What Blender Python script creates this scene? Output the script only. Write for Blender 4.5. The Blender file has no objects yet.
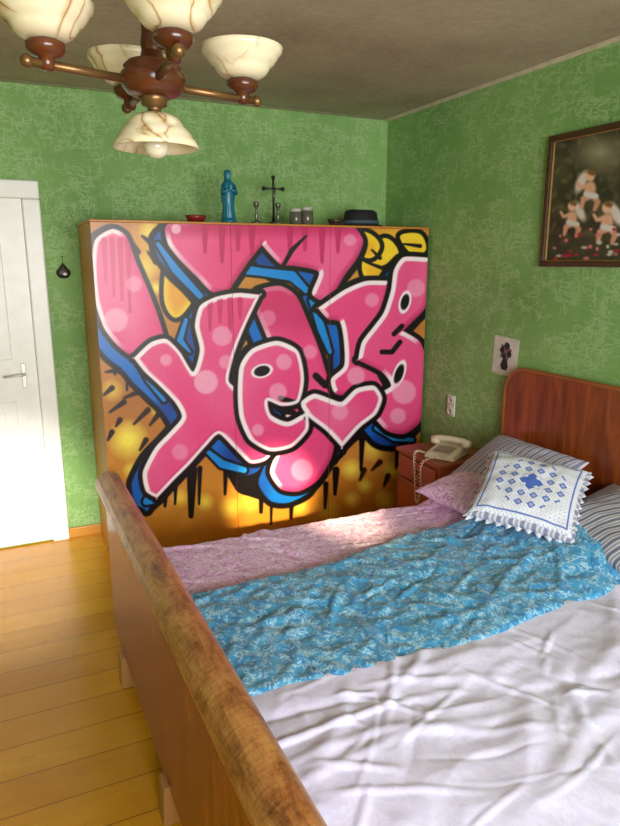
import bpy, math, random
import numpy as np
from mathutils import Vector, Matrix, Euler, noise as mn
random.seed(4); np.random.seed(4)
scene=bpy.context.scene
try: scene.view_settings.view_transform='Standard'
except Exception: pass

# ------------------------------------------------------------------ camera
F=660.0; P=math.radians(13.05); YAW=math.radians(25.2); H=1.61
cp,sp=math.cos(P),math.sin(P); cy,sy=math.cos(YAW),math.sin(YAW)
cam=bpy.data.cameras.new('camera'); co=bpy.data.objects.new('camera',cam)
scene.collection.objects.link(co); scene.camera=co
co.location=(0,0,H); co.rotation_euler=(math.pi/2-P,0,-YAW)
cam.sensor_fit='VERTICAL'; cam.sensor_height=24; cam.lens=F*24/826; cam.clip_start=.02
def trace(X,Y,Z):
    """surface point -> coordinates of the hand tracing used for the painted artwork"""
    Z=Z-H
    r=X*cy-Y*sy; f=X*sy+Y*cy
    d=f*cp-Z*sp; u=f*sp+Z*cp
    return 310+r/d*F, 413-u/d*F

# ------------------------------------------------------------------ helpers
def lin(c):
    o=[]
    for v in c[:3]:
        v=v/255.0
        o.append(v/12.92 if v<=.04045 else ((v+.055)/1.055)**2.4)
    return (o[0],o[1],o[2],1.0)
class NT:
    def __init__(s,name,rough=.6,**kw):
        s.m=bpy.data.materials.new(name); s.m.use_nodes=True; s.nt=s.m.node_tree
        s.b=s.nt.nodes['Principled BSDF']; s.b.inputs['Roughness'].default_value=rough
        for k,v in kw.items(): s.b.inputs[k].default_value=v
    def n(s,t,props=None,**kw):
        nd=s.nt.nodes.new(t)
        for k,v in (props or {}).items(): setattr(nd,k,v)
        for k,v in kw.items():
            k=k.replace('_',' ')
            if k.isdigit(): k=int(k)
            if isinstance(v,bpy.types.NodeSocket): s.nt.links.new(v,nd.inputs[k])
            else: nd.inputs[k].default_value=v
        return nd
    def link(s,a,b): s.nt.links.new(a,b)
    def math(s,op,a,b=0.0):
        m=s.nt.nodes.new('ShaderNodeMath'); m.operation=op
        for i,v in ((0,a),(1,b)):
            if isinstance(v,bpy.types.NodeSocket): s.nt.links.new(v,m.inputs[i])
            else: m.inputs[i].default_value=v
        return m.outputs[0]
    def coord(s,scale=(1,1,1),rot=(0,0,0)):
        t=s.n('ShaderNodeTexCoord'); m=s.n('ShaderNodeMapping')
        s.link(t.outputs['Object'],m.inputs['Vector']); m.inputs['Scale'].default_value=scale; m.inputs['Rotation'].default_value=rot
        return m.outputs['Vector']
    def ramp(s,fac,stops,interp='LINEAR'):
        r=s.nt.nodes.new('ShaderNodeValToRGB'); r.color_ramp.interpolation=interp
        e=r.color_ramp.elements
        while len(e)<len(stops): e.new(.5)
        for i,(p,c) in enumerate(stops):
            e[i].position=p; e[i].color=lin(c) if max(c)>1.001 else (c[0],c[1],c[2],1)
        s.link(fac,r.inputs['Fac']); return r.outputs['Color']
    def mix(s,fac,a,b,mode='MIX'):
        m=s.nt.nodes.new('ShaderNodeMixRGB'); m.blend_type=mode
        for i,v in ((0,fac),(1,a),(2,b)):
            if isinstance(v,bpy.types.NodeSocket): s.link(v,m.inputs[i])
            elif i==0: m.inputs[0].default_value=v
            else: m.inputs[i].default_value=lin(v)
        return m.outputs[0]
    def noise(s,vec,scale=5,detail=3,rough=.5,dist=0):
        nd=s.n('ShaderNodeTexNoise',Vector=vec); nd.inputs['Scale'].default_value=scale
        nd.inputs['Detail'].default_value=detail; nd.inputs['Roughness'].default_value=rough; nd.inputs['Distortion'].default_value=dist
        return nd.outputs['Fac']
    def bump(s,h,strength=.3,dist=.01):
        b=s.n('ShaderNodeBump',Height=h); b.inputs['Strength'].default_value=strength; b.inputs['Distance'].default_value=dist
        s.link(b.outputs['Normal'],s.b.inputs['Normal'])
    def col(s,c): s.link(c,s.b.inputs['Base Color'])
def plain(name,c,rough=.6,var=.88,**kw):
    k=NT(name,rough,**kw); v=k.coord(); f=k.noise(v,14,3)
    d=tuple(x*var for x in c); k.col(k.ramp(f,[(.3,d),(.7,c)])); return k.m
def wood(name,c1,c2,axis='z',rough=.4,scale=1.0,spec=.5):
    k=NT(name,rough); sc={'x':(1.2,18,18),'y':(18,1.2,18),'z':(18,18,1.2)}[axis]
    v=k.coord(tuple(a*scale for a in sc)); f=k.noise(v,1.0,5,.6,.8); g=k.noise(k.coord((2,2,2)),1.5,2)
    a=k.ramp(f,[(.25,c1),(.5,tuple((p+q)/2 for p,q in zip(c1,c2))),(.75,c2)])
    k.col(k.mix(.5,a,k.ramp(g,[(.3,c1),(.7,c2)]))); k.bump(f,.08,.004); return k.m

def mesh(name,verts,faces,mat=None,smooth=False,parent=None):
    me=bpy.data.meshes.new(name); me.from_pydata(verts,[],faces); me.update()
    o=bpy.data.objects.new(name,me); scene.collection.objects.link(o)
    if mat: me.materials.append(mat)
    if smooth: me.polygons.foreach_set('use_smooth',[True]*len(me.polygons))
    if parent: o.parent=parent
    return o
def group(name,loc=(0,0,0)):
    e=bpy.data.objects.new(name,None); scene.collection.objects.link(e); e.empty_display_size=.05; return e
def box(name,a,b,mat,parent=None,bev=0.0,seg=2):
    x0,y0,z0=a;x1,y1,z1=b
    v=[(x0,y0,z0),(x1,y0,z0),(x1,y1,z0),(x0,y1,z0),(x0,y0,z1),(x1,y0,z1),(x1,y1,z1),(x0,y1,z1)]
    f=[(0,3,2,1),(4,5,6,7),(0,1,5,4),(1,2,6,5),(2,3,7,6),(3,0,4,7)]
    o=mesh(name,v,f,mat,False,parent)
    if bev>0:
        m=o.modifiers.new('bevel','BEVEL'); m.width=bev; m.segments=seg
    return o
def lathe(name,prof,mat,loc=(0,0,0),seg=40,parent=None,sx=1,sy_=1,rot=None,wob=0):
    v=[];f=[]
    n=len(prof)
    for i in range(seg):
        a=2*math.pi*i/seg
        for r,z in prof: v.append(Vector((r*math.cos(a)*sx,r*math.sin(a)*sy_,z)))
    for i in range(seg):
        j=(i+1)%seg
        for k in range(n-1): f.append((i*n+k,j*n+k,j*n+k+1,i*n+k+1))
    if rot: 
        R=Euler(rot).to_matrix(); v=[R@p for p in v]
    v=[tuple(p+Vector(loc)) for p in v]
    return mesh(name,v,f,mat,True,parent)
def tube(name,pts,r,mat,parent=None,seg=10,caps=True):
    pts=[Vector(p) for p in pts]; rr=r if isinstance(r,(list,tuple)) else [r]*len(pts)
    v=[];f=[]; up=Vector((0,0,1)); prev=None
    for i,p in enumerate(pts):
        t=(pts[min(i+1,len(pts)-1)]-pts[max(i-1,0)]).normalized()
        if prev is None:
            a=up if abs(t.z)<.9 else Vector((1,0,0)); n=t.cross(a).normalized()
        else:
            n=(prev-t*prev.dot(t)).normalized()
        prev=n; b=t.cross(n)
        for k in range(seg):
            an=2*math.pi*k/seg; v.append(tuple(p+(n*math.cos(an)+b*math.sin(an))*rr[i]))
    for i in range(len(pts)-1):
        for k in range(seg):
            k2=(k+1)%seg; f.append((i*seg+k,i*seg+k2,(i+1)*seg+k2,(i+1)*seg+k))
    if caps: f.append(tuple(range(seg))[::-1]); f.append(tuple((len(pts)-1)*seg+k for k in range(seg)))
    return mesh(name,v,f,mat,True,parent)
def ball(name,c,r,mat,parent=None,sc=(1,1,1),seg=20):
    prof=[(math.sin(math.pi*i/12)*r+1e-5,-math.cos(math.pi*i/12)*r*sc[2]) for i in range(13)]
    return lathe(name,prof,mat,c,seg,parent,sc[0],sc[1])
def extrude_profile(name,prof,axis_range,mat,parent=None,bev=0.0,plane='xz'):
    n=len(prof); y0,y1=axis_range
    if plane=='xz': v=[(a,y0,b) for a,b in prof]+[(a,y1,b) for a,b in prof]
    else: v=[(y0,a,b) for a,b in prof]+[(y1,a,b) for a,b in prof]
    f=[tuple(range(n)),tuple(range(2*n-1,n-1,-1))]+[(i,i+n,(i+1)%n+n,(i+1)%n) for i in range(n)]
    o=mesh(name,v,f,mat,False,parent)
    if bev:
        m=o.modifiers.new('bevel','BEVEL'); m.width=bev; m.segments=3
    return o

# ------------------------------------------------------------------ paint canvas
class Canvas:
    def __init__(s,x0,y0,x1,y1,ss,base):
        s.x0,s.y0,s.ss=x0,y0,ss; s.w=int((x1-x0)*ss);s.h=int((y1-y0)*ss)
        s.X,s.Y=np.meshgrid(x0+(np.arange(s.w)+.5)/ss,y0+(np.arange(s.h)+.5)/ss)
        s.C=np.zeros((s.h,s.w,3)); s.C[:]=base
    def over(s,a,c):
        a=np.clip(a,0,1)[...,None]; s.C=s.C*(1-a)+np.array(c,float)*a
    def sdf_poly(s,pts):
        P=np.array(pts,float); n=len(P); d=np.full(s.X.shape,1e9); sg=np.zeros(s.X.shape,bool)
        for i in range(n):
            ax,ay=P[i];bx,by=P[(i+1)%n]; ex,ey=bx-ax,by-ay
            wx,wy=s.X-ax,s.Y-ay; t=np.clip((wx*ex+wy*ey)/(ex*ex+ey*ey+1e-9),0,1)
            d=np.minimum(d,(wx-ex*t)**2+(wy-ey*t)**2)
            if abs(ey)>1e-9: sg^=((ay>s.Y)!=(by>s.Y))&(s.X<ex*(s.Y-ay)/ey+ax)
        d=np.sqrt(d); return np.where(sg,-d,d)
    def sdf_line(s,pts,r):
        rr=r if isinstance(r,(list,tuple)) else [r]*len(pts); d=np.full(s.X.shape,1e9)
        if len(pts)==1: return np.hypot(s.X-pts[0][0],s.Y-pts[0][1])-rr[0]
        for i in range(len(pts)-1):
            ax,ay=pts[i];bx,by=pts[i+1]; ex,ey=bx-ax,by-ay
            t=np.clip(((s.X-ax)*ex+(s.Y-ay)*ey)/(ex*ex+ey*ey+1e-9),0,1)
            d=np.minimum(d,np.hypot(s.X-ax-ex*t,s.Y-ay-ey*t)-(rr[i]*(1-t)+rr[i+1]*t))
        return d
    def sdf_ell(s,cx,cy_,rx,ry,rot=0):
        c,q=math.cos(math.radians(rot)),math.sin(math.radians(rot)); x=s.X-cx;y=s.Y-cy_
        x,y=x*c+y*q,-x*q+y*c; return (np.sqrt((x/rx)**2+(y/ry)**2)-1)*min(rx,ry)
    def fill(s,sdf,c,soft=.5,al=1): s.over((.5-sdf/(2*soft))*1.0*al if al==1 else np.clip(.5-sdf/(2*soft),0,1)*al,c)
    def sample(s,u,v):
        x=np.clip((u-s.x0)*s.ss-.5,0,s.w-1.001); y=np.clip((v-s.y0)*s.ss-.5,0,s.h-1.001)
        i=x.astype(int);j=y.astype(int);a=(x-i)[:,None];b=(y-j)[:,None];C=s.C
        c=C[j,i]*(1-a)*(1-b)+C[j,i+1]*a*(1-b)+C[j+1,i]*(1-a)*b+C[j+1,i+1]*a*b
        c=np.clip(c/255,0,1); return np.where(c<=.04045,c/12.92,((c+.055)/1.055)**2.4)
def smooth(pts,n=6,k_=1.0):
    P=np.array(pts,float);N=len(P);o=[]
    for i in range(N):
        p0,p1,p2,p3=P[i-1],P[i],P[(i+1)%N],P[(i+2)%N]
        m1,m2=(p2-p0)*.5*k_,(p3-p1)*.5*k_
        for k in range(n):
            t=k/n; t2,t3=t*t,t*t*t
            o.append((2*t3-3*t2+1)*p1+(t3-2*t2+t)*m1+(-2*t3+3*t2)*p2+(t3-t2)*m2)
    return o
def lownoise(X,Y,sc,seed):
    r=np.random.RandomState(seed); o=np.zeros(X.shape)
    for i in range(10):
        a=r.rand()*6.28; k=sc*(.6+r.rand()*1.6); o+=np.sin((X*math.cos(a)+Y*math.sin(a))*k+r.rand()*6.28+1.5*np.sin(X*k*.5+i))
    return o/10
def painted_grid(name,origin,du,dv,nu,nv,canvas,mat,parent=None,colfun=None):
    o=np.array(origin,float);du=np.array(du,float);dv=np.array(dv,float)
    a,b=np.meshgrid(np.linspace(0,1,nu),np.linspace(0,1,nv))
    V=o+a.reshape(-1,1)*du+b.reshape(-1,1)*dv
    i,j=np.meshgrid(np.arange(nu-1),np.arange(nv-1)); k=(j*nu+i).ravel()
    Fc=np.stack([k,k+1,k+nu+1,k+nu],1)
    ob=mesh(name,V.tolist(),Fc.tolist(),mat,False,parent)
    u,v=trace(V[:,0],V[:,1],V[:,2]); c=canvas.sample(u,v)
    at=ob.data.color_attributes.new('paint','FLOAT_COLOR','POINT')
    at.data.foreach_set('color',np.concatenate([c,np.ones((len(c),1))],1).ravel().astype(np.float32))
    return ob
def paintmat(name,rough=.35):
    k=NT(name,rough); a=k.n('ShaderNodeVertexColor'); a.layer_name='paint'
    f=k.noise(k.coord((6,6,6)),8,3); k.col(k.mix(.08,a.outputs['Color'],k.ramp(f,[(.3,(120,110,100)),(.7,(240,235,230))]),'MULTIPLY')); return k.m

# ------------------------------------------------------------------ materials
def wallpaper():
    k=NT('green_wallpaper',.7)
    v=k.coord((1,1,1)); 
    nz=k.n('ShaderNodeTexNoise',Vector=v); nz.inputs['Scale'].default_value=4; nz.inputs['Detail'].default_value=1
    vv=k.mix(.08,v,nz.outputs['Color'],'ADD')
    def strokes(rot,sc,th,w=.035):
        m=k.n('ShaderNodeMapping',Vector=vv); m.inputs['Rotation'].default_value=rot; m.inputs['Scale'].default_value=sc
        f=k.noise(m.outputs['Vector'],1,2.5,.55,.3)
        return k.ramp(f,[(th-w,(0,0,0)),(th,(1,1,1)),(th+w,(0,0,0))])
    a=strokes((.5,.7,.4),(7,7,26),.5); b=strokes((-.6,-.6,.9),(28,28,7),.52); c=strokes((1.1,.1,-.5),(17,7,22),.47)
    s=k.mix(1,k.mix(1,a,b,'LIGHTEN'),c,'LIGHTEN')
    pat=k.noise(v,9,2); s=k.mix(1,s,k.ramp(pat,[(.38,(.15,.15,.15)),(.52,(1,1,1))]),'MULTIPLY')
    big=k.noise(v,1.6,4); base=k.ramp(big,[(.3,(106,150,80)),(.7,(132,176,100))])
    fac=k.math('MULTIPLY',s,.40)
    k.col(k.mix(fac,base,(192,216,168))); k.bump(s,.06,.002); return k.m
M_wall=wallpaper()
k=NT('ceiling_plaster',.9); v=k.coord(); f=k.noise(v,1.6,6,.6); g=k.noise(v,30,4)
k.col(k.mix(.2,k.ramp(f,[(.3,(150,138,114)),(.7,(188,178,154))]),k.ramp(g,[(.3,(130,118,98)),(.7,(196,186,162))]))); k.bump(g,.25,.008); M_ceil=k.m
k=NT('yellow_painted_boards',.28); v=k.coord()
sep=k.n('ShaderNodeSeparateXYZ',Vector=v)
row=k.math('DIVIDE',sep.outputs['Y'],.155); fr=k.math('FRACT',row); idn=k.math('FLOOR',row)
wn=k.n('ShaderNodeTexWhiteNoise',{'noise_dimensions':'1D'}); k.link(idn,wn.inputs['W'])
gap=k.math('ABSOLUTE',k.math('SUBTRACT',fr,.5)); gapm=k.ramp(gap,[(.480,(0,0,0)),(.495,(1,1,1))])
base=k.ramp(wn.outputs['Value'],[(0,(210,140,16)),(1,(226,160,26))])
f=k.noise(k.coord((1,8,1)),3,5,.65,.4); g=k.noise(v,2.2,4)
c=k.mix(.22,base,k.ramp(f,[(.3,(184,116,12)),(.7,(238,180,50))])); c=k.mix(.22,c,k.ramp(g,[(.35,(180,108,10)),(.65,(236,184,56))]))
k.col(k.mix(gapm,c,(140,84,14))); k.bump(gapm,-.4,.003); k.link(k.ramp(g,[(.3,(.16,.16,.16)),(.7,(.34,.34,.34))]),k.b.inputs['Roughness']); M_floor=k.m
M_white=plain('white_gloss_paint',(244,246,244),.35,.97)
M_base=wood('brown_skirting',(160,104,36),(206,146,56),'x',.4)
def figured(name,c0,c1,c2,rough):
    k=NT(name,rough); f=k.noise(k.coord((9,9,1.3)),1.3,4,.6,1.4); g=k.noise(k.coord((40,40,3)),1,4,.6)
    a=k.ramp(f,[(.32,c0),(.5,c1),(.68,c2)]); k.col(k.mix(.3,a,k.ramp(g,[(.3,c0),(.7,c2)]))); return k.m
M_veneer=figured('bed_veneer',(104,42,12),(142,64,20),(174,88,32),.26)
M_head=figured('headboard_veneer',(88,36,14),(130,60,22),(164,84,34),.26)
k=NT('worn_rim_wood',.30); f=k.noise(k.coord((12,4,12)),1.7,9,.78,.4); g=k.noise(k.coord((10,60,10)),2,5,.7)
c=k.ramp(f,[(.38,(92,42,14)),(.46,(160,94,44)),(.60,(206,146,84))]); k.col(k.mix(.28,c,k.ramp(g,[(.35,(106,54,20)),(.65,(218,162,104))]))); k.bump(f,.1,.003); M_rim=k.m
M_ward=wood('wardrobe_wood',(170,104,40),(212,146,66),'z',.4)
M_night=wood('nightstand_wood',(120,56,20),(170,92,36),'y',.35)
M_leg=wood('leg_wood',(150,100,52),(196,146,84),'z',.5)
M_tick=plain('mattress_ticking',(190,186,178),.9)
M_gra=paintmat('spray_paint_on_veneer',.33)

# ------------------------------------------------------------------ room shell
XL,XR,YB,YF,HT=-1.6,2.405,3.93,-1.7,2.5
box('floor',(XL-.1,YF-.1,-.1),(XR+.1,YB+.1,0),M_floor)
box('ceiling',(XL-.1,YF-.1,HT),(XR+.1,YB+.1,HT+.1),M_ceil)
box('wall_back',(XL-.1,YB,0),(XR+.1,YB+.1,HT),M_wall)
box('wall_right',(XR,YF,0),(XR+.1,YB,HT),M_wall)
box('wall_left',(XL-.1,YF,0),(XL,YB,HT),M_wall)
WX0,WX1,WZ0,WZ1=-.5,1.7,.85,2.2
wf=group('wall_front')
box('wall_piece_1',(XL-.1,YF-.1,0),(XR+.1,YF,WZ0),M_wall,wf); box('wall_piece_2',(XL-.1,YF-.1,WZ1),(XR+.1,YF,HT),M_wall,wf)
box('wall_piece_3',(XL-.1,YF-.1,WZ0),(WX0,YF,WZ1),M_wall,wf); box('wall_piece_4',(WX1,YF-.1,WZ0),(XR+.1,YF,WZ1),M_wall,wf)
w=group('window_1')
for i,(a,b) in enumerate((((WX0,YF-.08,WZ0),(WX0+.05,YF-.03,WZ1)),((WX1-.05,YF-.08,WZ0),(WX1,YF-.03,WZ1)),((WX0,YF-.08,WZ0),(WX1,YF-.03,WZ0+.05)),((WX0,YF-.08,WZ1-.05),(WX1,YF-.03,WZ1)),(((WX0+WX1)/2-.03,YF-.08,WZ0),((WX0+WX1)/2+.03,YF-.03,WZ1)))):
    box('frame_%d'%i,a,b,M_white,w)
box('sill',(WX0-.05,YF-.02,WZ0-.04),(WX1+.05,YF+.14,WZ0-.001),M_white,w,.005)
box('baseboard_back',(.262,YB-.02,0),(XR,YB,.06),M_base,None,.005)
box('baseboard_right',(XR-.02,YF,0),(XR,YB-.02,.06),M_base,None,.005)
box('baseboard_left',(XL,YF,0),(XL+.02,YB,.06),M_base,None,.005)
M_cor=plain('ceiling_edge_plaster',(206,198,168),.85)
box('trim_1',(XR-.012,YF,HT-.022),(XR,YB,HT),M_cor,None,.004)
M_cor2=plain('ceiling_edge_green',(128,132,92),.85)
box('trim_2',(XL,YB-.01,HT-.014),(XR-.012,YB,HT),M_cor2,None,.003)

# door
d=group('door_1')
dx1=.262; dx0=-.72; fw=.09
box('casing_right',(dx1-fw,YB-.035,0),(dx1,YB,2.012-fw),M_white,d,.008)
box('casing_left',(dx0,YB-.035,0),(dx0+fw,YB,2.012-fw),M_white,d,.008)
box('casing_top',(dx0,YB-.036,2.0125-fw),(dx1,YB,2.015),M_white,d,.008)
box('slab',(dx0+fw,YB-.014,.01),(dx1-fw-.001,YB,2.012-fw),M_white,d)
sx0,sx1=dx0+fw+.1,dx1-fw-.12
for i,(z0,z1) in enumerate(((.15,.85),(1.08,1.8))):
    box('panel_mould_%d'%i,(sx0,YB-.022,z0),(sx1,YB-.01,z1),M_white,d,.006)
    box('panel_field_%d'%i,(sx0+.06,YB-.028,z0+.06),(sx1-.06,YB-.018,z1-.06),M_white,d,.008)
M_alu=NT('aluminium',.4,Metallic=.4); M_alu.b.inputs['Base Color'].default_value=lin((216,216,210)); M_alu=M_alu.m
box('handle_plate',(.09,YB-.02,.92),(.115,YB-.013,1.06),M_alu,d,.004)
tube('handle_lever',[(.103,YB-.018,1.0),(.103,YB-.055,1.0),(.09,YB-.062,1.0),(.0,YB-.062,.995)],.007,M_alu,d)

# ------------------------------------------------------------------ wardrobe graffiti
cv=Canvas(76,212,446,586,2.5,(204,140,62))
X,Y=cv.X,cv.Y
n1=lownoise(X,Y,.035,1); n2=lownoise(X,Y,.12,2)
cv.over(np.clip(.40+.6*n1,0,1),(184,106,36))
cv.over(np.clip((Y-440)/60+.4*n1,0,.7),(214,140,40))
cv.over(np.clip(1-np.hypot((X-395)/45,(Y-255)/40),0,1)*1.6,(240,186,46))
cv.over(np.clip(1-np.hypot((X-160)/40,(Y-245)/30),0,1)*1.4,(234,172,60))
cv.over(np.clip(1-np.hypot((X-130)/50,(Y-400)/60),0,1)*.6,(160,92,34))
cv.over(np.clip(.5*n2,0,.25),(232,180,96))
for (x,y,r,a) in [(104,262,12,.9),(145,268,14,.7),(128,440,18,1),(125,352,9,.8),(148,370,11,.7),(205,502,8,.9),(352,470,10,.9),(352,500,8,.8),(385,500,9,.8),(180,498,8,.7),(300,506,9,.7),(112,390,10,.6),(160,408,9,.8),(132,470,8,.8),(372,448,12,.7),(405,446,9,.6),(190,290,14,.9),(150,232,10,.8),(250,500,12,.5),(330,512,10,.6),(118,300,7,.6),(392,470,8,.9),(230,508,10,.7),(365,486,7,.9),(156,288,7,.9),(182,262,6,.9)]:
    cv.over(a*np.clip(1.25-np.hypot(X-x,Y-y)/r,0,1)**.8,(254,234,88))
BL=(8,6,10)
for l in ([(104,395),(112,388)],[(110,412),(124,402)],[(116,426),(120,420)],[(124,398),(138,392)],[(134,424),(148,410)],[(150,425),(158,415)],[(106,372),(118,370)],[(108,440),(112,432)],[(140,450),(146,440)],[(126,380),(134,376)],[(360,480),(364,470)],[(372,470),(380,462)],[(384,486),(388,476)],[(396,468),(398,460)],[(160,248),(168,256)],[(148,252),(156,262)],[(410,246),(414,238)],[(142,236),(150,242)],[(134,244),(138,252)]):
    cv.fill(cv.sdf_line(l,[1.2,2.8]),(40,20,10),.8)
polys={
'crown':[(166,226),(186,221),(240,219),(300,219),(347,222),(363,240),(357,258),(344,276),(328,304),(328,304),(312,294),(319,272),(296,266),(280,264),(262,245),(262,245),(248,262),(228,292),(228,292),(212,292),(198,278),(180,260),(168,244)],
'stem':[(254,304),(260,290),(280,286),(296,296),(308,322),(320,352),(330,388),(336,424),(332,456),(318,480),(299,491),(281,489),(270,472),(278,448),(286,420),(280,380),(268,340)],
'bar':[(95,240),(112,229),(126,236),(136,262),(148,290),(158,316),(166,342),(166,342),(154,353),(136,358),(118,346),(104,328),(95,300),(92,266)],
'kay':[(134,358),(134,358),(150,343),(166,339),(180,352),(193,372),(200,350),(195,326),(200,306),(216,297),(238,293),(260,295),(260,295),(247,322),(237,346),(231,366),(229,382),(244,394),(262,414),(278,446),(278,446),(266,460),(250,463),(234,448),(219,434),(206,446),(190,464),(174,480),(157,498),(157,498),(146,491),(143,472),(155,448),(170,432),(182,417),(175,402),(159,385),(145,372)],
'loop':[(238,394),(240,366),(252,349),(277,341),(298,351),(304,378),(299,402),(282,406),(268,401),(271,415),(288,422),(308,411),(308,411),(308,430),(292,447),(270,451),(250,440),(240,418)],
'one':[(318,308),(318,308),(344,290),(366,281),(391,281),(391,281),(386,304),(378,324),(374,350),(376,372),(385,390),(385,390),(362,396),(336,394),(331,379),(344,366),(344,342),(340,322),(328,319)],
'eight':[(394,270),(404,257),(431,258),(431,258),(429,288),(425,308),(412,322),(403,331),(403,331),(420,342),(427,364),(425,396),(420,422),(404,434),(386,430),(368,410),(368,410),(374,396),(391,386),(382,372),(358,360),(358,360),(362,342),(374,326),(384,312),(391,290)],
'tail':[(301,403),(314,394),(330,399),(342,402),(356,389),(374,386),(382,398),(376,414),(360,427),(342,447),(342,447),(326,430),(308,416)]}
polys={k_:smooth(v_,6,.72) for k_,v_ in polys.items()}
S={k_:cv.sdf_poly(v_) for k_,v_ in polys.items()}
U=np.minimum.reduce(list(S.values()))
def shift(A,dx,dy):
    dx=int(dx*2.5);dy=int(dy*2.5); B=np.full_like(A,50.0); h,w_=A.shape
    ys=slice(max(dy,0),h+min(dy,0)); yo=slice(max(-dy,0),h+min(-dy,0)); xs=slice(max(dx,0),w_+min(dx,0)); xo=slice(max(-dx,0),w_+min(-dx,0))
    B[ys,xs]=A[yo,xo]; return B
Sh=np.minimum.reduce([shift(U,-2,2),shift(U,-5,5),shift(U,-8,8),shift(U,-10,11)])
wob=1.5*lownoise(X,Y,.09,7)
for pts in ([(364,256),(384,238),(398,250),(396,270),(380,282),(364,276)],[(400,236),(420,234),(426,250),(412,254)],[(330,230),(366,232),(380,246),(366,258)],[(376,296),(388,292),(386,312),(376,316)],[(168,262),(186,276),(192,300),(176,318),(164,300)]):
    q=cv.sdf_poly(smooth(pts)); cv.fill(q-4.5,BL); cv.fill(q,(250,214,50)); cv.over(np.clip((-q)/8,0,1)*np.clip((Y-pts[0][1])/30,0,.8),(236,156,40))
for l in ([(366,262),(382,268),(394,262)],[(372,250),(380,258)],[(404,244),(420,246)]): cv.fill(cv.sdf_line(l,[1,2,1][:len(l)]),BL)
cv.fill(Sh-6.5+wob,BL,.7)
for (x,y0,y1,r) in [(166,486,506,2.2),(176,478,504,1.6),(192,470,516,3.6),(200,468,504,1.6),(226,462,494,2),(262,470,512,2.6),(272,480,524,1.5),(292,492,518,2.2),(326,484,508,1.8),(336,470,494,2.4),(362,440,470,2),(398,436,464,2.4),(412,430,454,1.6),(116,352,374,2),(128,358,390,1.5)]:
    cv.fill(cv.sdf_line([(x,y0),(x-1,y1)],[r*1.5,r*.7]),BL,.6)
cv.fill(cv.sdf_line([(232,464),(246,482),(268,492),(292,497)],[10,13,10,6]),BL)
cv.fill(Sh-1.0+wob*.5,(12,112,208),.7)
cv.over(np.clip(.5-(Sh-1.0+wob*.5),0,1)*np.clip(.45+1.6*lownoise(X,Y,.06,9),0,.7),(16,50,134))
for l,r in (([(152,490),(146,502),(158,500)],3),([(206,450),(222,464),(244,470)],[2,4,3]),([(222,276),(232,268),(262,272),(292,276),(306,290)],[3,5,4,5,3]),([(312,300),(322,330),(330,352)],[3,4,2]),([(352,312),(354,340),(352,362)],[2,3.5,2]),([(386,324),(388,344),(400,350)],[2,3.5,2]),([(376,428),(394,438),(412,440)],[2,3,2]),([(132,352),(150,380),(164,400)],[2,4,2]),([(186,320),(180,340),(190,352)],[2,3,1]),([(158,244),(176,270),(200,296)],[2,4,3])):
    cv.fill(cv.sdf_line(l,r)-2.5,BL); cv.fill(cv.sdf_line(l,r),(24,140,228))
PK=np.array((238,76,138.)); 
def letter(nm,ol=4.8,seed=3,hlw=1.0):
    s=S[nm]; gy,gx=np.gradient(s*1.0,1/2.5)
    cv.fill(s-ol,BL,.6); cv.fill(s,PK,.6)
    ins=np.clip(.5-s,0,1)
    cv.over(ins*np.clip(.5*lownoise(X,Y,.05,seed)+.10,0,.6),(250,146,186))
    cv.over(ins*np.clip((6+s)/8,0,.7)*np.clip(gx*.5+gy*.8,0,1),(172,20,80))
    hl=np.clip((gx*-.70+gy*-.62)*2.6+.35,0,1)*np.clip(2.1-np.abs(s+1.9)/1.6,0,1)*hlw
    cv.over(ins*np.clip(hl,0,.97),(255,246,251))
    return ins
for i,nm in enumerate(('crown','bar','stem')):
    ins=letter(nm,4.8,3+i,.9)
    if nm=='crown':
        cv.over(ins*np.clip((240-Y)/14,0,.75),(196,34,96))
        for (x,y) in [(205,252),(222,262),(238,250),(252,258),(290,256),(305,250),(322,262),(338,252)]:
            cv.over(ins*np.clip(.5-cv.sdf_line([(x,222),(x,y)],[4,1.6]),0,1)*.8,(190,30,92))
    if nm=='bar':
        for (x,y) in [(104,282),(112,296),(120,300),(128,312)]:
            cv.over(ins*np.clip(.5-cv.sdf_line([(x,240),(x+2,y)],[3,1.4]),0,1)*.7,(206,40,100))
    if nm=='stem':
        cv.over(ins*np.clip((345-Y)/40,0,.6),(200,34,94))
for l in ([(306,236),(292,250),(282,268)],): cv.fill(cv.sdf_line(l,[1,2.4,1.8]),BL)
for i,nm in enumerate(('kay','one','eight','loop','tail')):
    ins=letter(nm,4.8,11+i,1.0)
    if nm=='kay':
        for (x,y) in [(210,330),(220,322),(230,334),(240,318)]:
            cv.over(ins*np.clip(.5-cv.sdf_line([(x,300),(x,y)],[3,1.4]),0,1)*.7,(200,40,100))
for e in ((262,371,8,5,-15),(399,374,4,10,20),(405,302,4,8,15)):
    cv.fill(cv.sdf_ell(*e)-2,(255,236,244)); cv.fill(cv.sdf_ell(*e),BL)
cv.fill(cv.sdf_ell(286,411,11,3.5,10),BL)
for l,r in (([(280,398),(300,404)],2.5),([(382,352),(392,352),(400,342)],2.4),([(394,334),(402,326)],2.4),([(316,376),(325,385)],3.4)):
    cv.fill(cv.sdf_line(l,r),BL)
for nm,wd in (('tail',1.8),('loop',1.6)):
    s=S[nm]; cv.over(np.clip(1.6-np.abs(s+1.7)/wd,0,1)*.97,(255,246,250))
s=S['kay']; ok=np.minimum(S['loop'],S['tail'])>4.8
cv.over(np.clip(1.6-np.abs(s+1.6)/1.4,0,1)*.97*ok,(255,244,249))
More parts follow.
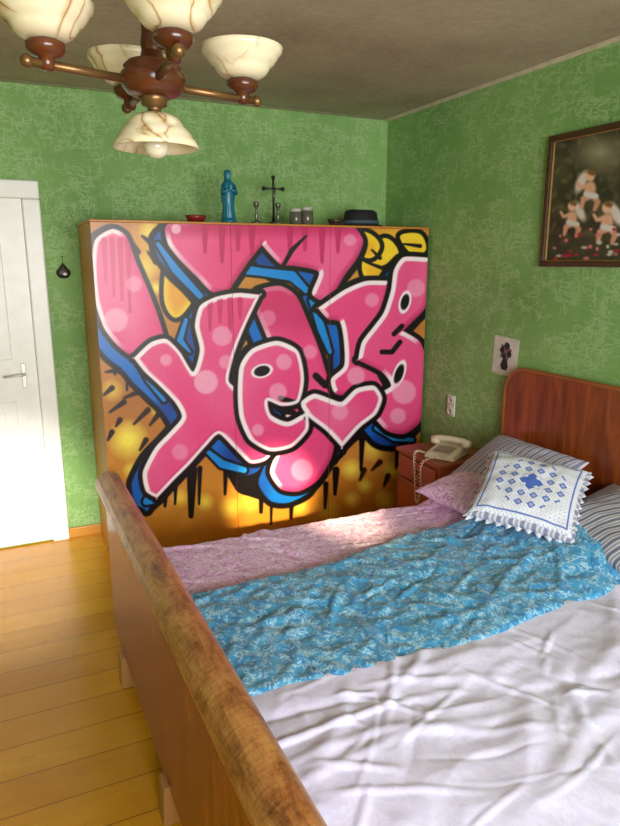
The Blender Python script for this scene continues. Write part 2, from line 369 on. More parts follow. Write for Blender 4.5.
for (x,y,r,a) in [(116,320,13,.65),(134,284,9,.5),(176,229,6,.9),(206,382,13,.75),(222,336,11,.6),(226,362,8,.55),(278,392,10,.6),(284,362,9,.6),(310,352,8,.5),(404,392,13,.6),(416,288,10,.5),(372,300,8,.5),(356,376,10,.6),(302,470,12,.45),(180,452,9,.45),(258,430,7,.6),(340,412,9,.5),(268,318,9,.4),(398,416,9,.6),(350,240,7,.5),(166,360,7,.6)]:
    inn=np.clip(.5-U,0,1); cv.over(a*inn*np.clip((r-np.hypot(X-x,Y-y))/2.2,0,1),(252,192,216))
w=group('graffiti_wardrobe')
wx0,wx1,wy,wz=.443,2.385,3.40,1.80
box('carcass',(wx0,wy+.012,.0),(wx1,YB-.025,wz-.012),M_ward,w,.003)
box('top_board',(wx0-.004,wy-.001,wz-.012),(wx1+.004,YB-.025,wz),M_ward,w,.003)
bx=[wx0,wx0+(wx1-wx0)*.36,wx0+(wx1-wx0)*.66,wx1]
for i in range(3):
    a,b=bx[i]+(.0012 if i else 0),bx[i+1]-.0012
    box('door_board_%d'%i,(a,wy,.06),(b,wy+.012,wz-.013),M_ward,w)
    painted_grid('painted_face_%d'%i,(a,wy-.0008,.06),(b-a,0,0),(0,0,wz-.013-.06),int((b-a)/.0032),540,cv,M_gra,w)
M_dk=plain('black_iron',(28,26,26),.45)

# ------------------------------------------------------------------ bed
bed=group('double_bed')
BY0,BY1=.45,2.60
def round_outline(y0,y1,z0,z1,rt,rb):
    pts=[]
    for (cx,cz,r,a0) in ((y1-rt,z1-rt,rt,0),(y0+rt,z1-rt,rt,90),(y0+rb,z0+rb,rb,180),(y1-rb,z0+rb,rb,270)):
        for i in range(9):
            a=math.radians(a0+i*90/8); pts.append((cx+r*math.cos(a),cz+r*math.sin(a)))
    return pts
def yz_panel(name,x0,x1,y0,y1,z0,z1,rt,rb,mat,par,bev=.006):
    return extrude_profile(name,round_outline(y0,y1,z0,z1,rt,rb),(x0,x1),mat,par,bev,'yz')
yz_panel('footboard_panel',.318,.352,BY0+.03,BY1-.02,.12,.73,.02,.06,M_veneer,bed)
prof=[(.386,.70),(.389,.752),(.380,.772),(.362,.783),(.340,.786),(.318,.778),(.300,.760),(.291,.738),(.291,.716),(.302,.70),(.318,.692),(.34,.69),(.368,.69)]
extrude_profile('footboard_rim',prof,(BY0,BY1+.04),M_rim,bed,.012)
yz_panel('headboard_panel',2.352,2.398,BY0+.02,BY1+.02,.10,1.075,.13,.03,M_head,bed,.010)
ol=round_outline(BY0+.02,BY1+.02,.10,1.075,.13,.03)[:18]
tube('headboard_rim',[(2.360,BY1+.02,.3)]+[(2.360,a,b) for a,b in ol]+[(2.360,BY0+.02,.3)],.012,wood('rim_wood',(130,70,32),(168,102,52),'y',.3),bed,12)
for i,y in enumerate((2.36,1.66,.9)):
    extrude_profile('foot_block_%d'%i,[(.296,0),(.365,0),(.36,.13),(.302,.13)],(y-.035,y+.035),M_leg,bed,.006)
for i,y in enumerate((2.3,.8)): box('head_foot_%d'%i,(2.352,y-.035,0),(2.39,y+.035,.12),M_leg,bed,.006)
for i,(a,b) in enumerate(((BY0+.04,BY0+.065),(BY1-.075,BY1-.05))): box('side_rail_%d'%i,(.34,a,.2),(2.36,b,.38),M_veneer,bed,.006)
box('mattress',(.40,BY0+.075,.24),(2.33,BY1-.085,.445),M_tick,bed,.04,4)

def nz(x,y,s,seed=0): return mn.noise(Vector((x*s+seed*7.3,y*s-seed*3.1,seed*1.7)))
def ridge(x,y,s,seed): return 1-abs(2*nz(x,y,s,seed))
def ss(a,b,x):
    t=max(0,min(1,(x-a)/(b-a))); return t*t*(3-2*t)
def cloth(name,nx,ny,posf,mat,thick=.006):
    V=[];Fc=[]
    for j in range(ny):
        for i in range(nx): V.append(posf(i/(nx-1),j/(ny-1)))
    for j in range(ny-1):
        for i in range(nx-1): k=j*nx+i; Fc.append((k,k+1,k+nx+1,k+nx))
    o=mesh(name,V,Fc,mat,True)
    m=o.modifiers.new('thick','SOLIDIFY'); m.thickness=thick; m.offset=1
    return o
def edge(t,wd=.05):
    return min(1,math.sqrt(max(0,1-(1-min(t,1-t)/wd)**2))) if min(t,1-t)<wd else 1
def creases(seed,n,x0,x1,y0,y1,ang,angv,lmin,lmax,amin,amax,wmin,wmax):
    r=random.Random(seed); L=[]
    for i in range(n):
        a=math.radians(ang+r.uniform(-angv,angv)); l=r.uniform(lmin,lmax)
        L.append((r.uniform(x0,x1),r.uniform(y0,y1),math.cos(a),math.sin(a),l/2,r.uniform(amin,amax)*(1 if r.random()<.75 else -.7),r.uniform(wmin,wmax),r.uniform(-.5,.5)))
    return L
def crease_h(L,x,y,wsc=1.2,wam=.05,seed=40):
    xx=x+wam*nz(x,y,wsc*2,seed); yy=y+wam*nz(x,y,wsc*2,seed+1); z=0
    for (cx,cy_,c,s,h,a,w,k_) in L:
        dx,dy=xx-cx,yy-cy_; t=dx*c+dy*s
        if abs(t)>h: continue
        dn=-dx*s+dy*c-k_*t*t
        if abs(dn)>3*w: continue
        z+=a*(1-(t/h)**2)*math.exp(-(dn/w)**2)
    return z
def y_pb(x): return 2.02+.025*nz(x,0,2.0,3)+.12*ss(.95,1.6,x)
def y_bw(x): return 1.455+.012*nz(x,0,3,5)-.06*math.exp(-((x-1.05)/.3)**2)
def floral(name,base,cols,sc,rough=.85,quilt=0,qs=.5):
    k=NT(name,rough); v=k.coord()
    nzn=k.n('ShaderNodeTexNoise',Vector=v); nzn.inputs['Scale'].default_value=sc*.8
    vv=k.mix(.05,v,nzn.outputs['Color'],'ADD')
    vo=k.n('ShaderNodeTexVoronoi',Vector=vv); vo.inputs['Scale'].default_value=sc
    f2=k.noise(vv,sc*2.2,3,.6,1.0); f3=k.noise(vv,sc*.7,2,.5,2)
    c=k.ramp(f2,[(.42,base),(.48,cols[0]),(.52,cols[0]),(.57,base)])
    c2=k.ramp(vo.outputs['Distance'],[(.14,cols[1]),(.22,cols[0]),(.32,base)])
    m=k.ramp(f3,[(.45,(0,0,0)),(.55,(1,1,1))]); c=k.mix(m,c,c2)
    f4=k.noise(vv,sc*1.3,2,.5,1); c=k.mix(k.ramp(f4,[(.55,(0,0,0)),(.62,(1,1,1))]),c,cols[2]); k.col(c)
    k.b.inputs['Sheen Weight'].default_value=.2
    if quilt:
        q=k.n('ShaderNodeTexVoronoi',Vector=v); q.inputs['Scale'].default_value=quilt; k.bump(q.outputs['Distance'],-qs,.02)
    return k.m
M_pink=floral('pink_floral_cotton',(224,180,224),[(250,238,254),(168,92,168),(204,142,200)],34,.9,16,.45)
M_blue=floral('blue_floral_quilting',(62,150,200),[(172,212,232),(26,94,158),(42,128,186)],26,.8,17,.75)
k=NT('white_damask',.85); v=k.coord(); f=k.noise(v,24,3,.5,1.0)
k.col(k.ramp(f,[(.42,(216,214,248)),(.5,(226,224,253)),(.56,(219,217,250))])); k.b.inputs['Sheen Weight'].default_value=.2; k.bump(k.noise(v,120,2),.1,.002); M_sheet=k.m

CP=creases(5,60,.45,2.2,2.0,2.55,10,70,.1,.4,.003,.010,.008,.02)
def fpink(s,t):
    x=.405+s*(2.30-.405); y0=y_pb(x)-.03; y=y0+t*(2.575-y0)
    z=.468+.008*nz(x,y,4,1)+crease_h(CP,x,y)+.003*ridge(x,y,14,23)
    z+=.05*ss(1.75,1.95,x)
    if y>2.47: q=(y-2.47)/.105; z-=.17*q*q+.02*q; y=2.47+.105*math.sin(q*1.3)/math.sin(1.3)+.006*nz(x,0,14,4)
    return (x,y,z)
cloth('pink_floral_blanket',260,110,fpink,M_pink)
CB=creases(8,90,.45,2.1,1.42,2.05,30,75,.10,.45,.003,.012,.008,.022)
def fblue(s,t):
    x=.405+s*(2.16-.405); a=y_bw(x)-.02; b=y_pb(x)+.012; y=a+t*(b-a)
    z=.478+.024*edge(t,.04)-.006+.010*nz(x,y,4.5,5)+crease_h(CB,x,y)+.008*ridge(x,y,13,7)+.003*nz(x,y,30,8)
    z+=.10*ss(1.65,2.0,x)*ss(1.42,1.65,y)
    return (x,y,z)
cloth('blue_floral_quilt',340,150,fblue,M_blue)
CW=creases(21,40,.5,2.2,.5,1.4,25,40,.35,1.0,.004,.010,.012,.03)+creases(22,110,.5,2.2,.5,1.42,-20,80,.12,.45,.0015,.006,.006,.016)
def fwhite(s,t):
    x=.405+s*(2.32-.405); y=.40+t*(y_bw(x)+.02-.40)
    z=.478+.012*nz(x,y,2.2,13)+.008*nz(x,y,5,14)+.006*ridge(x+.15*nz(x,y,2,31),y*1.4,5,15)+.002*ridge(x,y,15,18)+crease_h(CW,x,y,1.2,.10)
    z+=.012*edge(t,.035)
    if y<.5: q=(.5-y)/.1; z-=.2*q*q; y=.5-.05*q
    return (x,y,z)
cloth('white_duvet',340,240,fwhite,M_sheet)

# pillows
def pz(u,v,Hh): return Hh*(max(0,1-abs(u)**2.4)*max(0,1-abs(v)**2.4))**.5
def pxy(u,v,W,D): return W/2*u*(1-.07*(1-v*v)), D/2*v*(1-.07*(1-u*u))
def pillow(name,W,D,Hh,loc,rot,mat,parent=None,seed=1,n=44):
    V=[];Fc=[]; R=Euler(rot).to_matrix(); L=Vector(loc)
    for side in (1,-1):
        for j in range(n):
            for i in range(n):
                u=-1+2*i/(n-1);v=-1+2*j/(n-1); u=math.sin(u*math.pi/2);v=math.sin(v*math.pi/2)
                x,y=pxy(u,v,W,D); z=side*pz(u,v,Hh)*(1+.12*nz(u,v,1.8,seed))+.006*nz(u,v,4,seed+2)
                V.append(tuple(R@Vector((x,y,z))+L))
    for sd in range(2):
        b=sd*n*n
        for j in range(n-1):
            for i in range(n-1):
                k=b+j*n+i; q=(k,k+1,k+n+1,k+n); Fc.append(q if sd==0 else q[::-1])
    return mesh(name,V,Fc,mat,True,parent)
def stripes(name,c1,c2,c3,sc,rot=(0,0,0)):
    k=NT(name,.9); v=k.coord((1,1,1),rot); wv=k.n('ShaderNodeTexWave',{'bands_direction':'Y'},Vector=v); wv.inputs['Scale'].default_value=sc
    wv.inputs['Distortion'].default_value=.3
    k.col(k.ramp(wv.outputs['Color'],[(.15,c3),(.3,c2),(.5,c1),(.8,c1),(.92,c2)])); k.bump(k.noise(v,14,3),.4,.02); return k.m
M_str=stripes('striped_ticking',(212,210,220),(158,162,184),(128,134,162),9)
M_str2=stripes('striped_ticking_b',(216,212,218),(150,154,172),(110,116,140),9,(0,0,.5))
pillow('striped_pillow',.42,.56,.075,(2.12,2.28,.635),(.0,-.50,.05),M_str,None,2)
pillow('striped_pillow',.44,.56,.075,(2.12,1.64,.60),(.0,-.30,-.08),M_str2,None,5)
pillow('pink_floral_pillow',.34,.36,.06,(1.90,2.31,.565),(0,-.12,.1),M_pink,None,7)
dl=group('crochet_cover_pillow')
PL=(1.90,1.93,.68);PR=(.12,-.42,.62);PW,PD,PH=.42,.42,.065
pillow('pillow_body',PW,PD,PH,PL,PR,M_str,dl,9)
n=121;V=[];C=[];R=Euler(PR).to_matrix()
for j in range(n):
    for i in range(n):
        a=-1+2*i/(n-1);b=-1+2*j/(n-1); m=max(abs(a),abs(b)); u,v_=a*.97,b*.97
        ext=1.0
        if m>.93:
            tt=a if abs(b)>=abs(a) else b; tri=abs(((tt*5.5)%1)-.5)*2; ext=1+(m-.93)/.07*.10*tri
        u*=ext;v_*=ext; uu=max(-1,min(1,u));vv_=max(-1,min(1,v_))
        x,y=pxy(uu,vv_,PW*max(1,abs(u)),PD*max(1,abs(v_))); z=pz(uu,vv_,PH)*(1+.12*nz(uu,vv_,1.8,9))+.006*nz(uu,vv_,4,11)+.005-.02*max(0,m-.93)/.07
        V.append(tuple(R@Vector((x,y,z))+Vector(PL)))
        dd=abs(a)+abs(b); p_=(a*4)%1-.5; q_=(b*4)%1-.5; dm=abs(p_)+abs(q_)
        fine=math.sin(a*75)*math.sin(b*75)>.6
        blue=(m>.84 and m<.87) or (.32<dd<.98 and m<.8 and dm<.38 and not(.12<dm<.18)) or (dd<.26 and dm>.2)
        C.append(lin((70,102,188) if blue else ((164,178,212) if fine else (222,225,236))))
Fc=[(j*n+i,j*n+i+1,(j+1)*n+i+1,(j+1)*n+i) for j in range(n-1) for i in range(n-1)]
k=NT('crochet_thread',.9); a=k.n('ShaderNodeVertexColor'); a.layer_name='paint'; k.col(a.outputs['Color'])
o=mesh('crochet_doily',V,Fc,k.m,True,dl); at=o.data.color_attributes.new('paint','FLOAT_COLOR','POINT'); at.data.foreach_set('color',np.array(C,dtype=np.float32).ravel())
m_=o.modifiers.new('t','SOLIDIFY'); m_.thickness=.003

# ------------------------------------------------------------------ nightstand + phone
ns=group('nightstand'); nx0,nx1,ny0,ny1,nzt=2.0,2.38,2.67,3.06,.575
box('body',(nx0,ny0,.06),(nx1,ny1,nzt-.022),M_night,ns,.005)
box('top',(nx0-.015,ny0-.01,nzt-.022),(nx1,ny1+.012,nzt),M_night,ns,.006)
box('drawer_front',(nx0-.014,ny0+.02,nzt-.15),(nx0+.001,ny1-.02,nzt-.035),M_night,ns,.004)
box('door_front',(nx0-.014,ny0+.02,.10),(nx0+.001,ny1-.02,nzt-.165),M_night,ns,.004)
for z in (nzt-.092,.33): ball('knob_%d'%int(z*100),(nx0-.024,(ny0+ny1)/2 if z>.4 else ny0+.06,z),.012,M_leg,ns)
for i,(x,y) in enumerate(((nx0+.02,ny0+.02),(nx1-.05,ny0+.02),(nx0+.02,ny1-.05),(nx1-.05,ny1-.05))): box('leg_%d'%i,(x,y,0),(x+.03,y+.03,.06),M_night,ns)
M_crm=plain('cream_plastic',(232,220,192),.4)
M_gry=plain('keypad_grey',(160,150,130),.5)
ph=group('telephone'); pc=Vector((2.14,2.80,nzt)); pr=.5
def P3(x,y,z): 
    c,s=math.cos(pr),math.sin(pr); return (pc.x+x*c-y*s,pc.y+x*s+y*c,pc.z+z)
def pbox(name,pts,mat,bev):
    v=[P3(*p) for p in pts]; f=[(0,3,2,1),(4,5,6,7),(0,1,5,4),(1,2,6,5),(2,3,7,6),(3,0,4,7)]
    o=mesh(name,v,f,mat,False,ph); m=o.modifiers.new('b','BEVEL'); m.width=bev; m.segments=3; return o
pbox('base',[(-.11,-.09,.001),(.09,-.09,.001),(.09,.09,.001),(-.11,.09,.001),(-.10,-.08,.03),(.08,-.08,.055),(.08,.08,.055),(-.10,.08,.03)],M_crm,.01)
pbox('keypad',[(-.075,-.05,.033),(.01,-.05,.044),(.01,.05,.044),(-.075,.05,.033),(-.075,-.05,.038),(.01,-.05,.049),(.01,.05,.049),(-.075,.05,.038)],M_gry,.002)
tube('handset_grip',[P3(.045,-.11,.066),P3(.045,-.07,.078),P3(.045,0,.082),P3(.045,.07,.078),P3(.045,.11,.066)],[.020,.018,.017,.018,.020],M_crm,ph,14)
for sgn in (-1,1): lathe('handset_cup_%d'%(sgn+1),[(.0001,0),(.024,0),(.028,.010),(.026,.026),(.0001,.03)],M_crm,P3(.045,sgn*.09,.048),20,ph)
pts=[];T=260
path=[Vector(P3(-.08,.095,.02)),Vector((1.975,2.86,nzt+.02)),Vector((1.965,2.84,nzt-.10)),Vector((1.955,2.80,nzt-.24)),Vector((1.945,2.76,nzt-.14)),Vector((1.955,2.75,nzt+.008)),Vector(P3(-.05,-.092,.03))]
for i in range(T):
    q=i/(T-1)*(len(path)-1); a=int(min(q,len(path)-2)); t=q-a
    p0,p1,p2,p3=path[max(a-1,0)],path[a],path[a+1],path[min(a+2,len(path)-1)]
    p=.5*((2*p1)+(-p0+p2)*t+(2*p0-5*p1+4*p2-p3)*t*t+(-p0+3*p1-3*p2+p3)*t**3)
    an=i*1.15; pts.append(p+Vector((math.cos(an)*.006,math.sin(an)*.006,math.sin(an)*.002)))
tube('coiled_cord',pts,.0026,M_crm,ph,5)

# ------------------------------------------------------------------ right wall things
pic=group('framed_cherub_print'); xw=XR-.001
py0,py1,pz0,pz1=2.475,1.70,1.58,2.165
M_fr=wood('dark_picture_frame',(44,28,16),(88,60,32),'y',.4)
M_gold=wood('gilt_slip',(120,88,44),(160,122,62),'y',.35)
def frame(nm,g,off,wd,th,mt):
    a,b,c,d_=py0-off,py1+off,pz0+off,pz1-off
    box(nm+'_top',(xw-th,b,d_-wd),(xw,a,d_),mt,pic,.003); box(nm+'_bottom',(xw-th,b,c),(xw,a,c+wd),mt,pic,.003)
    box(nm+'_left',(xw-th,a-wd,c+wd),(xw,a,d_-wd),mt,pic,.003); box(nm+'_right',(xw-th,b,c+wd),(xw,b+wd,d_-wd),mt,pic,.003)
frame('frame',0,0,.024,.024,M_fr); frame('slip',0,.024,.006,.014,M_gold)
fwid=.032
cp2=Canvas(540,80,760,300,2,(50,46,32)); X2,Y2=cp2.X,cp2.Y
q=lownoise(X2,Y2,.12,21); cp2.over(np.clip(.3+.8*q,0,1),(98,90,62)); cp2.over(np.clip(lownoise(X2,Y2,.3,22),0,.5),(124,116,84))
cp2.over(np.clip((Y2-225)/35,0,1)*.85,(38,62,28)); cp2.over(np.clip(1-np.hypot((X2-600)/34,(Y2-152)/24),0,1),(154,148,118))
def cherub(x,y,s,fl=1):
    fl_=(224,172,140)
    cp2.fill(cp2.sdf_ell(x+9*s*fl,y+4*s,5*s,12*s,-25*fl),(220,212,202),1.5)
    cp2.fill(cp2.sdf_ell(x,y+12*s,6*s,9*s,10),fl_,1.5); cp2.fill(cp2.sdf_ell(x,y-2*s,5*s,5.5*s),(232,186,156),1)
    cp2.fill(cp2.sdf_line([(x,y-6*s),(x+3*s,y-5*s)],2.6*s),(130,86,48),1)
    cp2.fill(cp2.sdf_line([(x-3*s,y+8*s),(x-10*s,y+10*s),(x-13*s,y+5*s)],[2.4*s,2*s,1.6*s]),fl_,1)
    cp2.fill(cp2.sdf_line([(x+2*s,y+18*s),(x-7*s,y+22*s),(x-9*s,y+31*s)],[3.4*s,3*s,2*s]),(214,160,128),1)
    cp2.fill(cp2.sdf_line([(x+3*s,y+18*s),(x+8*s,y+25*s),(x+5*s,y+33*s)],[3.4*s,3*s,2*s]),(206,150,118),1)
    cp2.fill(cp2.sdf_line([(x-4*s,y+17*s),(x+6*s,y+19*s)],3*s),(216,214,210),1)
for a in ((572,208,.85,1),(590,178,.95,-1),(607,210,1.0,1),(640,186,1.0,-1),(670,204,1.05,1)): cherub(*a)
for i in range(60):
    r=np.random.RandomState(i); x,y=553+r.rand()*150,234+r.rand()*28+ (r.rand()>.6)*-6
    cp2.fill(cp2.sdf_ell(x,y,1.4+r.rand()*1.8,1.2+r.rand()),[(186,36,40),(216,120,120),(206,200,180),(160,40,60)][i%4],.8)
painted_grid('print',(xw-.006,py0-fwid*.8,pz0+fwid*.8),(0,py1-py0+fwid*1.6,0),(0,0,pz1-pz0-fwid*1.6),260,200,cp2,paintmat('print_surface',.25),pic)
box('backing',(xw-.005,py1+.01,pz0+.01),(xw,py0-.01,pz1-.01),M_fr,pic)

M_pap=plain('paper',(216,212,200),.8)
fp=group('pinned_flower_drawing')
def wallpt(y,z): 
    c,s=math.cos(-.06),math.sin(-.06); y_,z_=(y-.5)*.185,(z-.5)*.2
    return (2.69-(y_*c-z_*s), 1.115+(y_*s+z_*c))
v=[];
for x in (xw-.0015,xw): 
    for (a,b) in ((0,0),(1,0),(1,1),(0,1)): yy,zz=wallpt(a,b); v.append((x,yy,zz))
mesh('sheet',v,[(0,1,2,3),(7,6,5,4),(0,4,5,1),(1,5,6,2),(2,6,7,3),(3,7,4,0)],M_pap,False,fp)
def blob(name,pts,mat,off):
    vv=[(xw-.0015-off,)+tuple(wallpt(*p)) for p in pts]; return mesh(name,vv,[tuple(range(len(vv)))],mat,False,fp)
M_ink=plain('black_ink',(36,34,38),.7); M_inkr=plain('red_ink',(170,60,60),.7); M_inkg=plain('grey_ink',(110,106,104),.7)
def star(cx,cy_,r,n_,inn=.5): return [(cx+(r if i%2==0 else r*inn)*math.cos(math.pi*i/n_+.3),cy_+(r if i%2==0 else r*inn)*math.sin(math.pi*i/n_+.3)) for i in range(2*n_)]
blob('leaf_mass',star(.5,.62,.27,9,.72),M_inkg,.0002)
blob('flower_1',star(.54,.78,.12,8,.7),M_ink,.0003); blob('flower_2',star(.36,.66,.11,7,.7),M_ink,.0004); blob('flower_3',star(.66,.58,.11,7,.7),M_ink,.0005); blob('flower_4',star(.45,.5,.10,7,.7),M_ink,.00055)
blob('flower_core',star(.56,.66,.05,5,.7),M_inkr,.0008); blob('vase',[(.40,.14),(.60,.14),(.66,.24),(.62,.36),(.56,.44),(.44,.44),(.38,.36),(.34,.24)],M_ink,.0006)

so=group('wall_socket'); 
box('plate',(XR-.012,3.085,.70),(XR,3.155,.83),M_pap,so,.006)
for z in (.733,.797):
    lathe('socket_ring_%d'%int(z*1000),[(.024,0),(.024,.006),(.019,.006),(.019,.001),(.0001,.001)],M_pap,(XR-.012,3.12,z),20,so,rot=(0,-math.pi/2,0))
    for s_ in (-1,1): lathe('hole_%d_%d'%(int(z*1000),s_),[(.0001,.0),(.0035,0),(.0035,.002),(.0001,.002)],M_dk,(XR-.0131,3.12+s_*.009,z),8,so,rot=(0,-math.pi/2,0))

og=group('hanging_wall_ornament')
lathe('drop',[(.0001,-.034),(.018,-.03),(.031,-.012),(.030,.006),(.018,.022),(.006,.042),(.0001,.05)],M_dk,(.352,YB-.012,1.545),24,og,1.2,.35)
ball('white_highlight',(.358,YB-.025,1.535),.011,M_white,og,(1,.5,.7))  # white ball added as a modelled highlight on the black drop
tube('string',[(.352,YB-.012,1.59),(.352,YB-.006,1.625)],.0012,M_dk,og,6); ball('nail',(.352,YB-.004,1.627),.004,M_dk,og)

# ------------------------------------------------------------------ things on the wardrobe
T0=wz+.0005
vm=group('madonna_figurine'); vx,vy=1.155,3.46
M_teal=plain('teal_glaze',(24,112,140),.3); M_teal2=plain('pale_teal_glaze',(80,160,180),.3)
lathe('pedestal',[(.0001,0),(.040,0),(.041,.012),(.034,.018),(.0001,.02)],M_teal,(vx,vy,T0),28,vm)
rp=[(.0001,.016),(.034,.018),(.035,.03),(.030,.08),(.028,.13),(.034,.165),(.036,.185),(.028,.205),(.013,.214),(.0001,.216)]
V=[];seg=36
for i in range(seg):
    a=2*math.pi*i/seg
    for r,z in rp: rr=r*(1+.10*math.cos(a*9)*(1-z/.25)); V.append((vx+rr*math.cos(a),vy+rr*.8*math.sin(a),T0+z))
L=len(rp);Fc=[(i*L+k_,((i+1)%seg)*L+k_,((i+1)%seg)*L+k_+1,i*L+k_+1) for i in range(seg) for k_ in range(L-1)]
mesh('robe',V,Fc,M_teal,True,vm)
lathe('veil',[(.034,.10),(.038,.15),(.034,.19),(.019,.210),(.018,.228),(.021,.245),(.016,.262),(.0001,.268)],M_teal,(vx,vy+.006,T0),28,vm)
ball('face',(vx,vy-.009,T0+.235),.0145,M_teal2,vm,(1,1,1.2)); ball('nose',(vx,vy-.0245,T0+.234),.0025,M_teal2,vm)
for s_ in (-1,1):
    tube('sleeve_%d'%(s_+1),[(vx+s_*.028,vy-.008,T0+.19),(vx+s_*.032,vy-.026,T0+.15),(vx+s_*.006,vy-.044,T0+.165)],[.010,.012,.007],M_teal,vm)
    tube('hand_%d'%(s_+1),[(vx+s_*.004,vy-.044,T0+.162),(vx+s_*.002,vy-.048,T0+.188)],[.004,.002],M_teal2,vm,8)
dish=lathe('red_dish',[(.0001,.004),(.03,.004),(.04,0),(.05,.02),(.056,.034),(.052,.034),(.045,.018),(.0001,.01)],plain('red_enamel',(130,34,30),.35),(.98,3.47,T0),32)
M_pew=NT('pewter',.35,Metallic=.6); M_pew.b.inputs['Base Color'].default_value=lin((110,108,100)); M_pew=M_pew.m
def stick(x,y,h,nm='candlestick'):
    return lathe(nm,[(.0001,0),(.03,0),(.028,.008),(.009,.016),(.006,.03),(.011,.04),(.006,.055),(.005,h-.03),(.012,h-.024),(.016,h-.008),(.016,h),(.010,h),(.010,h-.012),(.0001,h-.014)],M_pew,(x,y,T0),24)
stick(1.31,3.46,.11); stick(1.44,3.47,.11)
cr=group('standing_cross'); cx_,cy_=1.475,3.62
lathe('foot',[(.0001,0),(.04,0),(.036,.012),(.012,.022),(.008,.05),(.0001,.052)],M_dk,(cx_,cy_,T0),24,cr)
tube('post',[(cx_,cy_,T0+.04),(cx_,cy_,T0+.255)],.006,M_dk,cr); tube('crossbar',[(cx_-.055,cy_,T0+.20),(cx_+.055,cy_,T0+.20)],.006,M_dk,cr)
for i,p in enumerate(((cx_-.058,cy_,T0+.20),(cx_+.058,cy_,T0+.20),(cx_,cy_,T0+.26))): ball('knop_%d'%i,p,.012,M_dk,cr)
tube('figure_body',[(cx_,cy_-.01,T0+.13),(cx_,cy_-.012,T0+.16),(cx_,cy_-.012,T0+.195)],[.005,.009,.010],M_pew,cr,8); ball('figure_head',(cx_,cy_-.014,T0+.214),.008,M_pew,cr)
for s_ in (-1,1): tube('figure_arm_%d'%(s_+1),[(cx_+s_*.006,cy_-.012,T0+.194),(cx_+s_*.045,cy_-.008,T0+.205)],.004,M_pew,cr,8)
M_jar=plain('smoky_jar_glass',(96,92,80),.15); M_lid=plain('tin_lid',(200,198,188),.3)
for i,(x,h) in enumerate(((1.545,.085),(1.615,.095))):
    j=group('lidded_jar'); lathe('body',[(.0001,0),(.03,0),(.034,.006),(.034,h*.75),(.028,h*.85),(.0001,h*.86)],M_jar,(x,3.47,T0),28,j); lathe('lid',[(.029,h*.8),(.031,h*.8),(.031,h),(.0001,h+.001)],M_lid,(x,3.47,T0),28,j)
lathe('small_brown_bowl',[(.0001,.004),(.025,0),(.04,.02),(.045,.035),(.041,.035),(.0001,.012)],plain('brown_glaze',(70,50,44),.3),(1.79,3.47,T0),28)
hat=group('black_felt_hat'); M_felt=plain('black_felt',(24,24,28),.8)
hx,hy=1.99,3.53
V=[];seg=48
pr_=[(.0001,.098),(.04,.10),(.075,.098),(.092,.085),(.098,.05),(.10,.02),(.105,.012),(.125,.010),(.128,.004),(.0001,.003)]
for i in range(seg):
    a=2*math.pi*i/seg
    for r,z in pr_: V.append((hx+r*math.cos(a)*1.05,hy+r*.95*math.sin(a),T0+z*(1+(.10*math.sin(a*2+.4) if z<.09 else -.06))))
L=len(pr_); mesh('crown',V,[(i*L+k_,((i+1)%seg)*L+k_,((i+1)%seg)*L+k_+1,i*L+k_+1) for i in range(seg) for k_ in range(L-1)],M_felt,True,hat)
lathe('hat_band',[(.1035,.016),(.1035,.034),(.1005,.034)],plain('blue_grey_ribbon',(70,90,110),.6),(hx,hy,T0),48,hat,1.06,.96)

# ------------------------------------------------------------------ chandelier
ch=group('chandelier'); CX,CY=.305,1.335
k=NT('marbled_opal_glass',.22); v=k.coord((1,1,1)); f=k.noise(v,7,1.5,.5,2.2); g=k.noise(v,8,2)
c=k.ramp(f,[(.44,(232,222,192)),(.48,(216,194,150)),(.50,(156,112,70)),(.52,(216,194,150)),(.58,(234,226,198))]); c=k.mix(k.ramp(g,[(.50,(0,0,0)),(.62,(1,1,1))]),c,(232,222,192)); k.col(c)
tr=k.n('ShaderNodeBsdfTranslucent'); k.link(c,tr.inputs['Color']); mx=k.n('ShaderNodeMixShader'); mx.inputs[0].default_value=.25
k.link(k.b.outputs[0],mx.inputs[1]); k.link(tr.outputs[0],mx.inputs[2]); k.link(mx.outputs[0],k.nt.nodes['Material Output'].inputs['Surface']); M_opal=k.m
M_cw=wood('chandelier_wood',(62,28,14),(98,50,24),'z',.25)
M_brass=NT('brass_rod',.35,Metallic=.7); M_brass.b.inputs['Base Color'].default_value=lin((118,88,54)); M_brass=M_brass.m
lathe('hub',[(.0001,1.905),(.03,1.905),(.048,1.912),(.058,1.925),(.06,1.937),(.058,1.946),(.05,1.952),(.053,1.958),(.045,1.966),(.022,1.972),(.019,1.985),(.0001,1.985)],M_cw,(CX,CY,0),40,ch)
lathe('stem',[(.017,1.98),(.02,1.995),(.017,2.015),(.016,2.2),(.017,2.40),(.02,2.42)],M_cw,(CX,CY,0),24,ch)
lathe('canopy',[(.018,2.41),(.05,2.42),(.06,2.44),(.062,2.499),(.0001,2.4995)],M_cw,(CX,CY,0),32,ch)
lathe('lower_fitting',[(.0001,1.868),(.020,1.868),(.022,1.876),(.013,1.882),(.013,1.888),(.024,1.892),(.024,1.90),(.03,1.906),(.0001,1.907)],M_brass,(CX,CY,0),28,ch)
sh=[(.016,.0),(.034,.002),(.047,.009),(.054,.018),(.0555,.022),(.063,.027),(.071,.037),(.073,.042),(.079,.047),(.083,.058),(.080,.059),(.076,.049),(.068,.040),(.058,.029),(.048,.020),(.040,.011),(.016,.004)]
lathe('shade_down',[(r*.97,1.878-z*1.05) for r,z in sh],M_opal,(CX,CY,0),48,ch)
M_blb=NT('bulb_glass',.1); M_blb.b.inputs['Base Color'].default_value=lin((200,194,172)); M_blb=M_blb.m
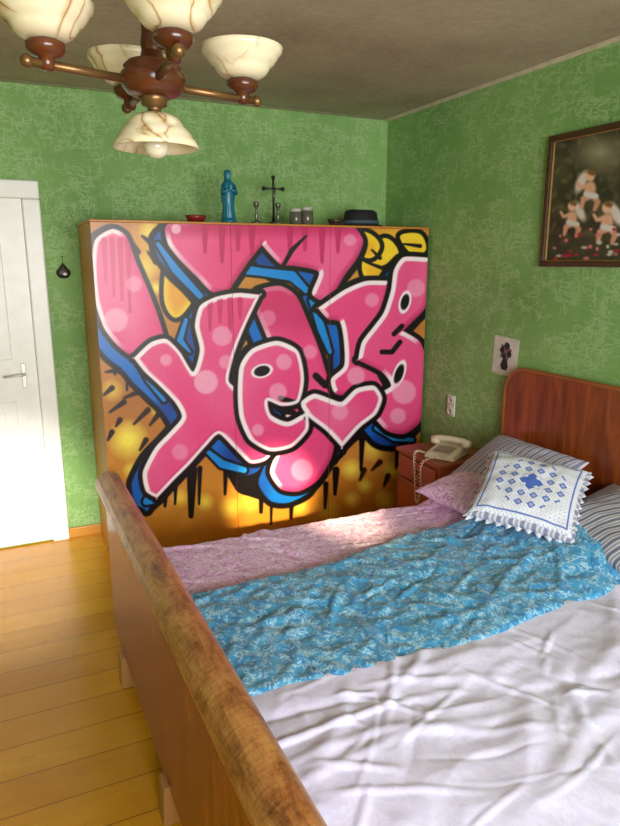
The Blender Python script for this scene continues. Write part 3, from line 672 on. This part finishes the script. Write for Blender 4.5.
lathe('bulb_down',[(.013,1.87),(.014,1.85),(.022,1.832),(.024,1.820),(.020,1.808),(.011,1.801),(.0001,1.799)],M_blb,(CX,CY,0),28,ch)
for i,an in enumerate((12,92,195,268)):
    a=math.radians(an); RR=.195 if i!=3 else .185; dx_,dy_=math.cos(a),math.sin(a)
    tube('arm_%d'%i,[(CX+dx_*.05,CY+dy_*.05,1.930),(CX+dx_*(RR+.03),CY+dy_*(RR+.03),1.930)],.0075,M_brass,ch,12)
    ball('arm_end_%d'%i,(CX+dx_*(RR+.033),CY+dy_*(RR+.033),1.930),.011,M_brass,ch)
    x,y=CX+dx_*RR,CY+dy_*RR
    lathe('cup_%d'%i,[(.0001,1.920),(.010,1.921),(.013,1.93),(.013,1.940),(.026,1.944),(.032,1.952),(.032,1.962),(.022,1.967),(.0001,1.968)],M_cw,(x,y,0),28,ch)
    lathe('shade_%d'%i,[(r,1.966+z) for r,z in sh],M_opal,(x,y,0),48,ch)
    lathe('bulb_%d'%i,[(.013,1.968),(.014,1.978),(.024,1.99),(.026,2.002),(.02,2.016),(.0001,2.023)],M_blb,(x,y,0),20,ch)

# ------------------------------------------------------------------ light
wd=bpy.data.worlds.new('sky'); scene.world=wd; wd.use_nodes=True; nt=wd.node_tree
bg=nt.nodes['Background']; sky=nt.nodes.new('ShaderNodeTexSky'); sky.sky_type='NISHITA'; sky.sun_disc=False; sky.sun_elevation=math.radians(35); nt.links.new(sky.outputs[0],bg.inputs['Color']); bg.inputs['Strength'].default_value=.12
def area(name,loc,rot,sx_,sy_,pw,col):
    l=bpy.data.lights.new(name,'AREA'); l.shape='RECTANGLE'; l.size=sx_; l.size_y=sy_; l.energy=pw; l.color=col
    o=bpy.data.objects.new(name,l); scene.collection.objects.link(o); o.location=loc; o.rotation_euler=rot; return o
area('window_daylight',((WX0+WX1)/2,YF-.15,(WZ0+WZ1)/2),(math.radians(90),0,0),2.1,1.3,188,(1,.98,.97))
def spot(name,loc,tgt,pw,ang,blend,col,size=.05):
    l=bpy.data.lights.new(name,'SPOT'); l.energy=pw; l.spot_size=math.radians(ang); l.spot_blend=blend; l.color=col; l.shadow_soft_size=size
    o=bpy.data.objects.new(name,l); scene.collection.objects.link(o); o.location=loc
    o.rotation_euler=(Vector(tgt)-Vector(loc)).to_track_quat('-Z','Y').to_euler(); return o
spot('low_sun_beam',(1.2,YF+.1,2.1),(1.36,3.4,.27),3600,7,.8,(1,.80,.45))
spot('door_sun_beam',(-.3,YF+.1,1.95),(-.04,3.6,.25),1500,14,.9,(1,.95,.85))
